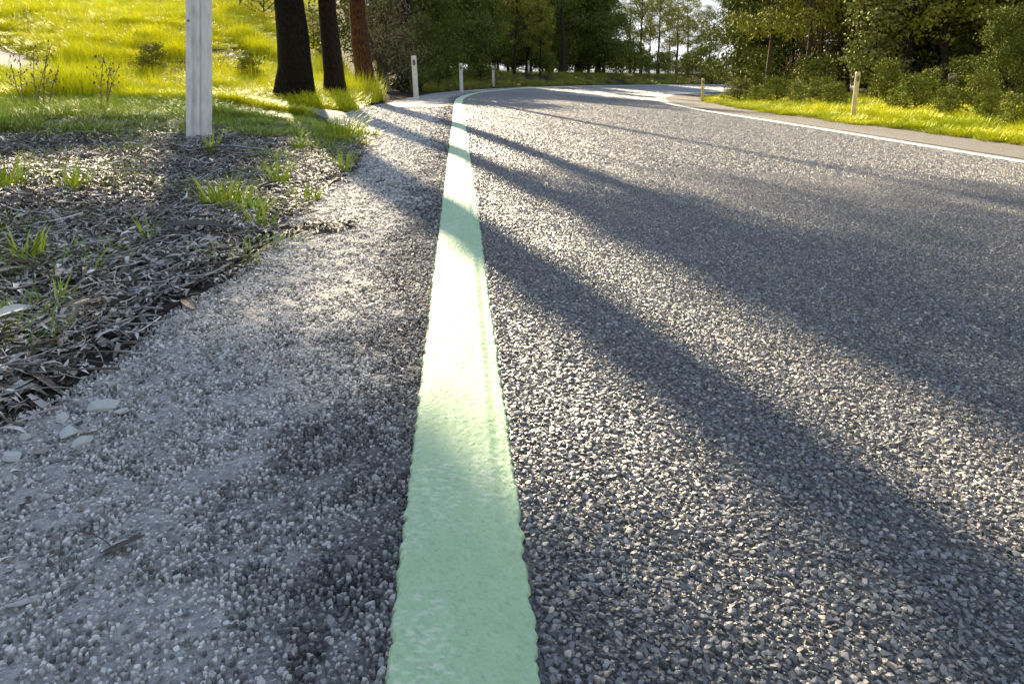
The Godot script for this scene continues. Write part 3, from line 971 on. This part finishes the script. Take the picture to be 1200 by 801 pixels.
	var rusty := tree("dry_tree", {seed = 63, h = 6.0, r = 0.08, crown0 = 0.10, spread = 1.8, limbs = 22, twigs = 8, leaves = 7000, leaf = 0.15, leafw = 0.12, a = Color(0.09, 0.07, 0.035), b = Color(0.20, 0.15, 0.06), clump = 0.55, droop = 0.7})
	var first := {}
	var n_out := 0
	for a in forest:
		var proto: Node3D
		match a[0]:
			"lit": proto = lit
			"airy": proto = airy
			"shrub": proto = shrub
			"brush": proto = brush
			"creeper": proto = creeper
			"rusty": proto = rusty
			"tall": proto = tall[int(a[3] * 10) % 2]
			_: proto = dense[int(a[3] * 10) % 3]
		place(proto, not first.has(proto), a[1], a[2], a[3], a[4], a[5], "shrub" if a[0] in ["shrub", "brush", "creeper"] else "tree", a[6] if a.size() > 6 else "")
		first[proto] = true
	# the forest goes on beside and behind the place the picture is taken from; it takes sky light from the near ground
	for a in [[-9.0, 2.5], [-8.0, -3.0], [-5.0, -7.5], [0.5, -11.0], [5.0, -10.0], [9.5, -6.5], [11.5, -1.5], [12.5, 3.0], [13.5, 7.0]]:
		place(tall[n_out % 2], not first.has(tall[n_out % 2]), a[0], a[1], n_out * 1.9, 1.1, "tall roadside tree outside the picture, darkening the near road", "tree", "roadside trees outside the picture")
		n_out += 1
	# the trees that close the view behind those
	rng.seed = 99
	var n := 0
	for i in 400:
		if n >= 54: break
		var s := rng.randf_range(26.0, 112.0)
		var off := -rng.randf_range(5.5, 26.0) if rng.randf() < 0.55 else rng.randf_range(13.0, 34.0)
		if off > 0.0: s = rng.randf_range(4.0, 62.0)
		var q := road_xd(s, off)
		if q.y > 78.0 or q.y < 3.0: continue
		var ang := rad_to_deg(atan2(q.x, q.y))
		if ang < -6.5 or ang > 48.0: continue
		if off < 0 and ang > 12.3 and ang < 20.5: continue   # the gap in which the sky shows
		var u := q.x * cos(deg_to_rad(SUN_AZ)) - q.y * sin(deg_to_rad(SUN_AZ))
		var v := q.y * cos(deg_to_rad(SUN_AZ)) + q.x * sin(deg_to_rad(SUN_AZ))
		var proto: Node3D = dense[n % 3] if (n % 5 < 3) else tall[n % 2]
		var h := 6.0 if (n % 5 < 3) else 11.0
		var size := rng.randf_range(0.9, 1.3)
		if off < 0.0: size = minf(size, ((v - 10.0) * tan(deg_to_rad(SUN_EL)) - 0.5) / h)
		if size < 0.55: continue
		place(proto, not first.has(proto), q.x, q.y, rng.randf() * TAU, size, "dark evergreen tree in the forest left of the bend" if off < 0 else "dark evergreen tree deep in the forest right of the road", "tree", "forest trees left of the bend" if off < 0 else "forest trees right of the road")
		first[proto] = true
		n += 1

var forest := [   # kind, x, D, turn, size, label
	["brush", -1.73, 18.0, 0.3, 1.00, "grey dry shrub behind the leaning trunk"],
	["dense", -2.47, 24.0, 0.4, 0.85, "dark bushy tree right behind the leaning trunk"],
	["dense", -1.85, 26.0, 1.5, 0.95, "dark bushy tree above the nearest guide post"],
	["dense", -1.20, 28.5, 2.7, 0.95, "dark bushy tree between the first two guide posts"],
	["dense", -0.49, 33.0, 3.4, 1.05, "dark bushy tree above the second guide post"],
	["dense", 0.56, 38.0, 4.1, 1.10, "dark bushy tree left of the sunlit hanging leaves"],
	["shrub", 1.06, 34.5, 0.5, 0.85, "small sunlit shrub between the second and third guide posts"],
	["lit", 3.32, 44.0, 1.0, 1.05, "tree with sunlit hanging leaves above the third guide post"],
	["lit", 5.17, 47.0, 2.0, 0.70, "smaller tree with pale leaf clusters above the farthest guide post"],
	["shrub", 6.02, 49.0, 1.5, 1.00, "round shrub beside the farthest guide post"],
	["dense", 2.73, 52.0, 4.9, 1.20, "dark tree behind the sunlit hanging leaves"],
	["dense", 5.19, 56.0, 0.8, 1.20, "dark tree left of the tall grey trunk"],
	["tall", 7.49, 53.0, 0.1, 1.00, "tall grey trunked tree at the back of the bend"],
	["dense", 7.26, 58.0, 1.8, 1.20, "dark tree just behind the tall grey trunk"],
	["dense", 9.41, 58.0, 2.9, 1.20, "dark tree right of the tall grey trunk"],
	["dense", 11.04, 58.0, 3.8, 1.10, "dark tree at the left of the sky gap"],
	["shrub", 12.61, 59.0, 0.4, 1.50, "pale shrub left of the brightest yellow one"],
	["shrub", 14.54, 61.0, 1.4, 1.90, "brightest yellow shrub at the far end of the road"],
	["airy", 16.77, 68.0, 0.7, 0.95, "yellow airy tree at the far end of the road, leftmost of four"],
	["airy", 19.46, 72.0, 2.2, 1.00, "yellow airy tree at the far end of the road, second of four"],
	["airy", 22.61, 76.0, 3.6, 0.90, "yellow airy tree at the far end of the road, third of four"],
	["airy", 23.24, 70.0, 5.0, 0.80, "yellow airy tree at the far end of the road, rightmost of four"],
	["shrub", 18.26, 67.0, 2.0, 1.20, "low shrub on the left under the sky gap"],
	["shrub", 21.24, 70.0, 2.6, 1.20, "low shrub in the middle under the sky gap"],
	["shrub", 20.92, 63.0, 3.1, 1.70, "pale yellow shrub on the right under the sky gap"],
	["dense", 11.61, 30.0, 0.2, 0.80, "dark tree at the inside of the bend, leftmost of the right side"],
	["dense", 13.86, 34.0, 5.2, 1.00, "dark tree behind the leftmost one on the right side"],
	["dense", 11.92, 28.0, 1.2, 0.85, "dark tree under the left half of the bright yellow foliage"],
	["airy", 10.22, 24.0, 2.9, 0.60, "tree with bright yellow foliage at the left of the right forest"],
	["airy", 10.85, 22.6, 2.9, 0.62, "tree with bright yellow foliage beside the brown leaved tree"],
	["dense", 13.40, 29.0, 2.2, 0.90, "dark bushy tree under the right half of the yellow foliage"],
	["rusty", 12.11, 24.0, 0.6, 0.85, "brown dry leaved tree left of the creeper bush"],
	["rusty", 12.72, 23.5, 1.9, 0.90, "brown dry leaved tree right behind the creeper bush"],
	["shrub", 10.83, 22.0, 3.4, 0.90, "green shrub under the brown dry leaved tree"],
	["creeper", 11.19, 19.3, 0.2, 0.95, "pale leaved creeper bush leaning over the verge"],
	["shrub", 10.62, 17.8, 2.2, 0.65, "small round shrub at the creeper bush's foot"],
	["lit", 12.17, 19.5, 1.4, 0.90, "tree with sunlit leaf clusters right of the creeper bush"],
	["lit", 12.88, 19.0, 3.1, 0.90, "tree with sunlit leaf clusters above the olive shrub"],
	["lit", 14.57, 19.5, 4.6, 0.90, "rightmost tree with sunlit leaf clusters"],
	["shrub", 11.66, 16.3, 0.9, 0.70, "olive shrub in the grass before the dark forest"],
	["shrub", 10.98, 16.6, 3.9, 0.50, "smallest green shrub on the right verge"],
	["dense", 14.47, 24.0, 0.9, 0.95, "dark tree behind the creeper bush"],
	["dense", 15.30, 23.0, 5.5, 0.95, "dark tree behind the olive shrub"],
	["dense", 16.24, 22.5, 2.4, 0.95, "dark bushy tree behind the rightmost leaf clusters"],
	["dense", 15.75, 20.0, 3.0, 0.85, "dark bushy tree at the right picture edge"],
	["tall", 19.15, 25.0, 0.5, 1.00, "tall dark forest tree at the right picture edge"],
	["tall", 18.10, 28.0, 0.6, 1.00, "tall dark forest tree behind the creeper bush"],
	["tall", 15.87, 30.0, 2.2, 1.00, "tall dark forest tree behind the brown leaved ones"],
	["brush", -8.15, 29.0, 0.3, 1.10, "bare pinkish shrub between the white post and the thickest trunk"],
	["brush", -6.91, 27.5, 2.3, 0.90, "bare shrub against the left of the thickest trunk"],
	["brush", -4.74, 25.0, 1.3, 0.90, "bare shrub between the two thick trunks"],
	["shrub", -21.73, 40.0, 2.0, 1.90, "dark shrub at the top left corner of the meadow"],
	["shrub", -19.68, 41.0, 1.0, 1.50, "dark shrub at the top of the meadow, second from left"],
	["shrub", -17.92, 42.0, 3.0, 1.20, "small shrub at the top of the meadow left of the post"],
	["dense", -0.12, 52.0, 0.0, 1.25, "dark evergreen tree in the forest left of the bend", "forest trees left of the bend"],
	["dense", 1.25, 58.0, 0.7, 1.25, "dark evergreen tree in the forest left of the bend", "forest trees left of the bend"],
	["dense", 2.70, 64.0, 1.4, 1.25, "dark evergreen tree in the forest left of the bend", "forest trees left of the bend"],
	["dense", 4.72, 70.0, 2.1, 1.25, "dark evergreen tree in the forest left of the bend", "forest trees left of the bend"],
	["dense", 6.68, 72.0, 2.8, 1.25, "dark evergreen tree in the forest left of the bend", "forest trees left of the bend"],
	["dense", 8.27, 70.0, 3.5, 1.25, "dark evergreen tree in the forest left of the bend", "forest trees left of the bend"],
	["dense", 2.04, 78.0, 4.2, 1.25, "dark evergreen tree in the forest left of the bend", "forest trees left of the bend"],
	["dense", 6.05, 84.0, 4.9, 1.25, "dark evergreen tree in the forest left of the bend", "forest trees left of the bend"],
	["dense", 10.57, 78.0, 5.6, 1.25, "dark evergreen tree in the forest left of the bend", "forest trees left of the bend"],
	["dense", 11.85, 72.0, 6.3, 1.25, "dark evergreen tree in the forest left of the bend", "forest trees left of the bend"],
	["dense", 14.81, 84.0, 7.0, 1.25, "dark evergreen tree in the forest left of the bend", "forest trees left of the bend"],
	["airy", 19.06, 82.0, 0.4, 1.00, "thin trunked tree farther back in the sky gap, first from the left"],
	["airy", 22.22, 86.0, 1.7, 1.05, "thin trunked tree farther back in the sky gap, second from the left"],
	["airy", 25.71, 90.0, 3.0, 1.00, "thin trunked tree farther back in the sky gap, third from the left"],
	["airy", 27.54, 88.0, 4.3, 1.00, "thin trunked tree farther back in the sky gap, fourth from the left"],
	["airy", 28.89, 84.0, 5.6, 0.90, "thin trunked tree farther back in the sky gap, fifth from the left"],
	["shrub", 16.06, 72.0, 0.9, 1.90, "leafy shrub in the far hedge under the sky gap, first from the left"],
	["shrub", 18.92, 76.0, 2.8, 1.60, "leafy shrub in the far hedge under the sky gap, second from the left"],
	["shrub", 22.46, 78.0, 4.7, 1.50, "leafy shrub in the far hedge under the sky gap, third from the left"],
	["shrub", 24.01, 75.0, 6.6, 1.70, "leafy shrub in the far hedge under the sky gap, fourth from the left"],
	["shrub", 8.78, 11.1, 0.0, 0.40, "low verge shrub against the right forest, number one from the right edge", "verge shrubs along the right forest"],
	["shrub", 8.89, 11.8, 1.4, 0.32, "low verge shrub against the right forest, number two from the right edge", "verge shrubs along the right forest"],
	["shrub", 9.47, 12.9, 2.7, 0.50, "low verge shrub against the right forest, number three from the right edge", "verge shrubs along the right forest"],
	["shrub", 8.99, 13.1, 4.1, 0.36, "low verge shrub against the right forest, number four from the right edge", "verge shrubs along the right forest"],
	["shrub", 9.29, 14.5, 5.5, 0.54, "low verge shrub against the right forest, number five from the right edge", "verge shrubs along the right forest"],
	["shrub", 9.24, 15.1, 6.9, 0.32, "low verge shrub against the right forest, number six from the right edge", "verge shrubs along the right forest"],
	["shrub", 9.15, 17.5, 8.2, 0.43, "low verge shrub against the right forest, number seven from the right edge", "verge shrubs along the right forest"],
	["shrub", 9.22, 18.4, 9.6, 0.54, "low verge shrub against the right forest, number eight from the right edge", "verge shrubs along the right forest"],
	["shrub", 9.13, 19.5, 11.0, 0.43, "low verge shrub against the right forest, number nine from the right edge", "verge shrubs along the right forest"],
	["shrub", 9.20, 20.9, 12.3, 0.58, "low verge shrub against the right forest, number ten from the right edge", "verge shrubs along the right forest"],
	["shrub", 9.22, 22.3, 13.7, 0.43, "low verge shrub against the right forest, number eleven from the right edge", "verge shrubs along the right forest"],
	["shrub", 9.17, 23.7, 15.1, 0.58, "low verge shrub against the right forest, number twelve from the right edge", "verge shrubs along the right forest"],
	["dense", 11.43, 14.8, 0.3, 0.42, "small dark bushy tree at the right picture edge, before the taller one", "young trees at the front of the right forest"],
	["dense", -1.07, 21.0, 0.3, 0.42, "low dark bush behind the nearest guide post"],
	["dense", -0.60, 24.0, 2.2, 0.45, "low dark bush between the first two guide posts"],
	["dense", -1.48, 19.5, 4.1, 0.30, "smallest dark bush beside the leaning trunk"],
	["shrub", -4.21, 15.4, 0.0, 0.34, "dark weed clump on the meadow right of the white post"],
	["shrub", -5.95, 15.0, 4.2, 0.40, "dark weed clump on the meadow left of the white post"],
	["shrub", 13.91, 63.0, 0.2, 1.61, "leafy shrub at the road's far end, first from the left"],
	["shrub", 16.64, 65.0, 1.3, 1.36, "leafy shrub at the road's far end, second from the left"],
	["shrub", 19.46, 69.0, 2.4, 1.24, "leafy shrub at the road's far end, third from the left"],
	["shrub", 20.65, 66.0, 3.5, 1.36, "leafy shrub at the road's far end, fourth from the left"],
	["shrub", 20.78, 60.0, 4.6, 1.43, "leafy shrub at the road's far end, fifth from the left"],
]

func build_weeds():   # dead stalks at the left picture edge
	var spots := [[-4.25, 7.6, 0.75, "tall dead weed stalk at the left picture edge"], [-3.95, 7.4, 0.65, "dead weed stalk with side twigs, second from left"], [-3.3, 7.2, 0.6, "thin dead weed stalk nearest the white post"]]
	for i in spots.size():
		var a = spots[i]
		var r := RandomNumberGenerator.new()
		r.seed = 300 + i
		var m := MB.new()
		for k in 3:
			var p := Vector3(r.randf_range(-0.06, 0.06), -0.02, r.randf_range(-0.06, 0.06))
			var d := Vector3(r.randf_range(-0.25, 0.25), 1, r.randf_range(-0.2, 0.2)).normalized()
			var h: float = a[2] * r.randf_range(0.7, 1.0)
			m.tube([p, p + d * h * 0.5, p + d * h + Vector3(0.03, 0, 0)], [0.006, 0.0045, 0.002], 5, Color(0.13, 0.10, 0.075))
			for j in 9:
				var s := p + d * h * r.randf_range(0.35, 1.0)
				var e := s + Vector3(r.randf_range(-1, 1), r.randf_range(0.1, 1.0), r.randf_range(-1, 1)).normalized() * r.randf_range(0.05, 0.14)
				m.tube([s, e], [0.003, 0.0015], 4, Color(0.14, 0.11, 0.08))
				m.tube([e, e + Vector3(0, 0.02, 0)], [0.009, 0.003], 5, Color(0.10, 0.08, 0.06))
		var o := obj("dead_weed", m.mesh(), M.twig)
		o.position = on_ground(a[0], a[1])
		tag(o, a[3], "weed", "dead weeds on the bank")

func _ready():
	# camera
	var cam := Camera3D.new()
	cam.name = "camera"
	add_child(cam)
	cam.near = 0.05
	cam.far = 400.0
	var f := 867.0
	cam.set_frustum(801.0 / f * 0.05, Vector2(0, -(400.5 - 203.8) / f * 0.05), 0.05, 400.0)
	cam.position = Vector3(0, 0.56, 0)
	cam.rotation = Vector3(deg_to_rad(-8.0), deg_to_rad(-4.12), 0)
	cam.current = true
	# sky and exposure
	var env := Environment.new()
	env.background_mode = Environment.BG_SKY
	var sky := Sky.new()
	var sk := ProceduralSkyMaterial.new()
	sk.sky_top_color = Color(0.65, 0.735, 0.87)
	sk.sky_horizon_color = Color(0.95, 0.95, 0.94)
	sk.sky_curve = 0.18
	sk.ground_bottom_color = Color(0.2, 0.2, 0.18)
	sk.ground_horizon_color = Color(0.5, 0.5, 0.48)
	sk.sun_angle_max = 30.0
	sky.sky_material = sk
	env.sky = sky
	env.tonemap_mode = Environment.TONE_MAPPER_LINEAR
	env.background_energy_multiplier = 0.26
	env.tonemap_exposure = 6.6
	env.sdfgi_enabled = true
	env.ssao_enabled = true
	env.ssil_enabled = true
	var we := WorldEnvironment.new()
	we.name = "world"
	we.environment = env
	add_child(we)
	# sun, ahead and a little left
	var sun := DirectionalLight3D.new()
	sun.name = "sun"
	sun.light_energy = 1.6
	sun.light_color = Color(1.0, 0.92, 0.78)
	sun.light_angular_distance = 0.8
	sun.shadow_enabled = true
	add_child(sun)
	var az := deg_to_rad(SUN_AZ)
	var el := deg_to_rad(SUN_EL)
	var to := Vector3(sin(az) * cos(el), sin(el), -cos(az) * cos(el))
	sun.look_at_from_position(Vector3.ZERO, -to, Vector3.UP)

	nz.seed = 4
	nz.noise_type = FastNoiseLite.TYPE_SIMPLEX_SMOOTH
	nz.frequency = 0.03
	nz.fractal_octaves = 3
	fine.seed = 8
	fine.noise_type = FastNoiseLite.TYPE_SIMPLEX_SMOOTH
	fine.frequency = 0.12
	fine.fractal_octaves = 2
	make_materials()
	build_ground()
	build_road()
	build_lines()
	build_posts()
	build_trees()
	build_grass()
	build_weeds()
	build_litter()
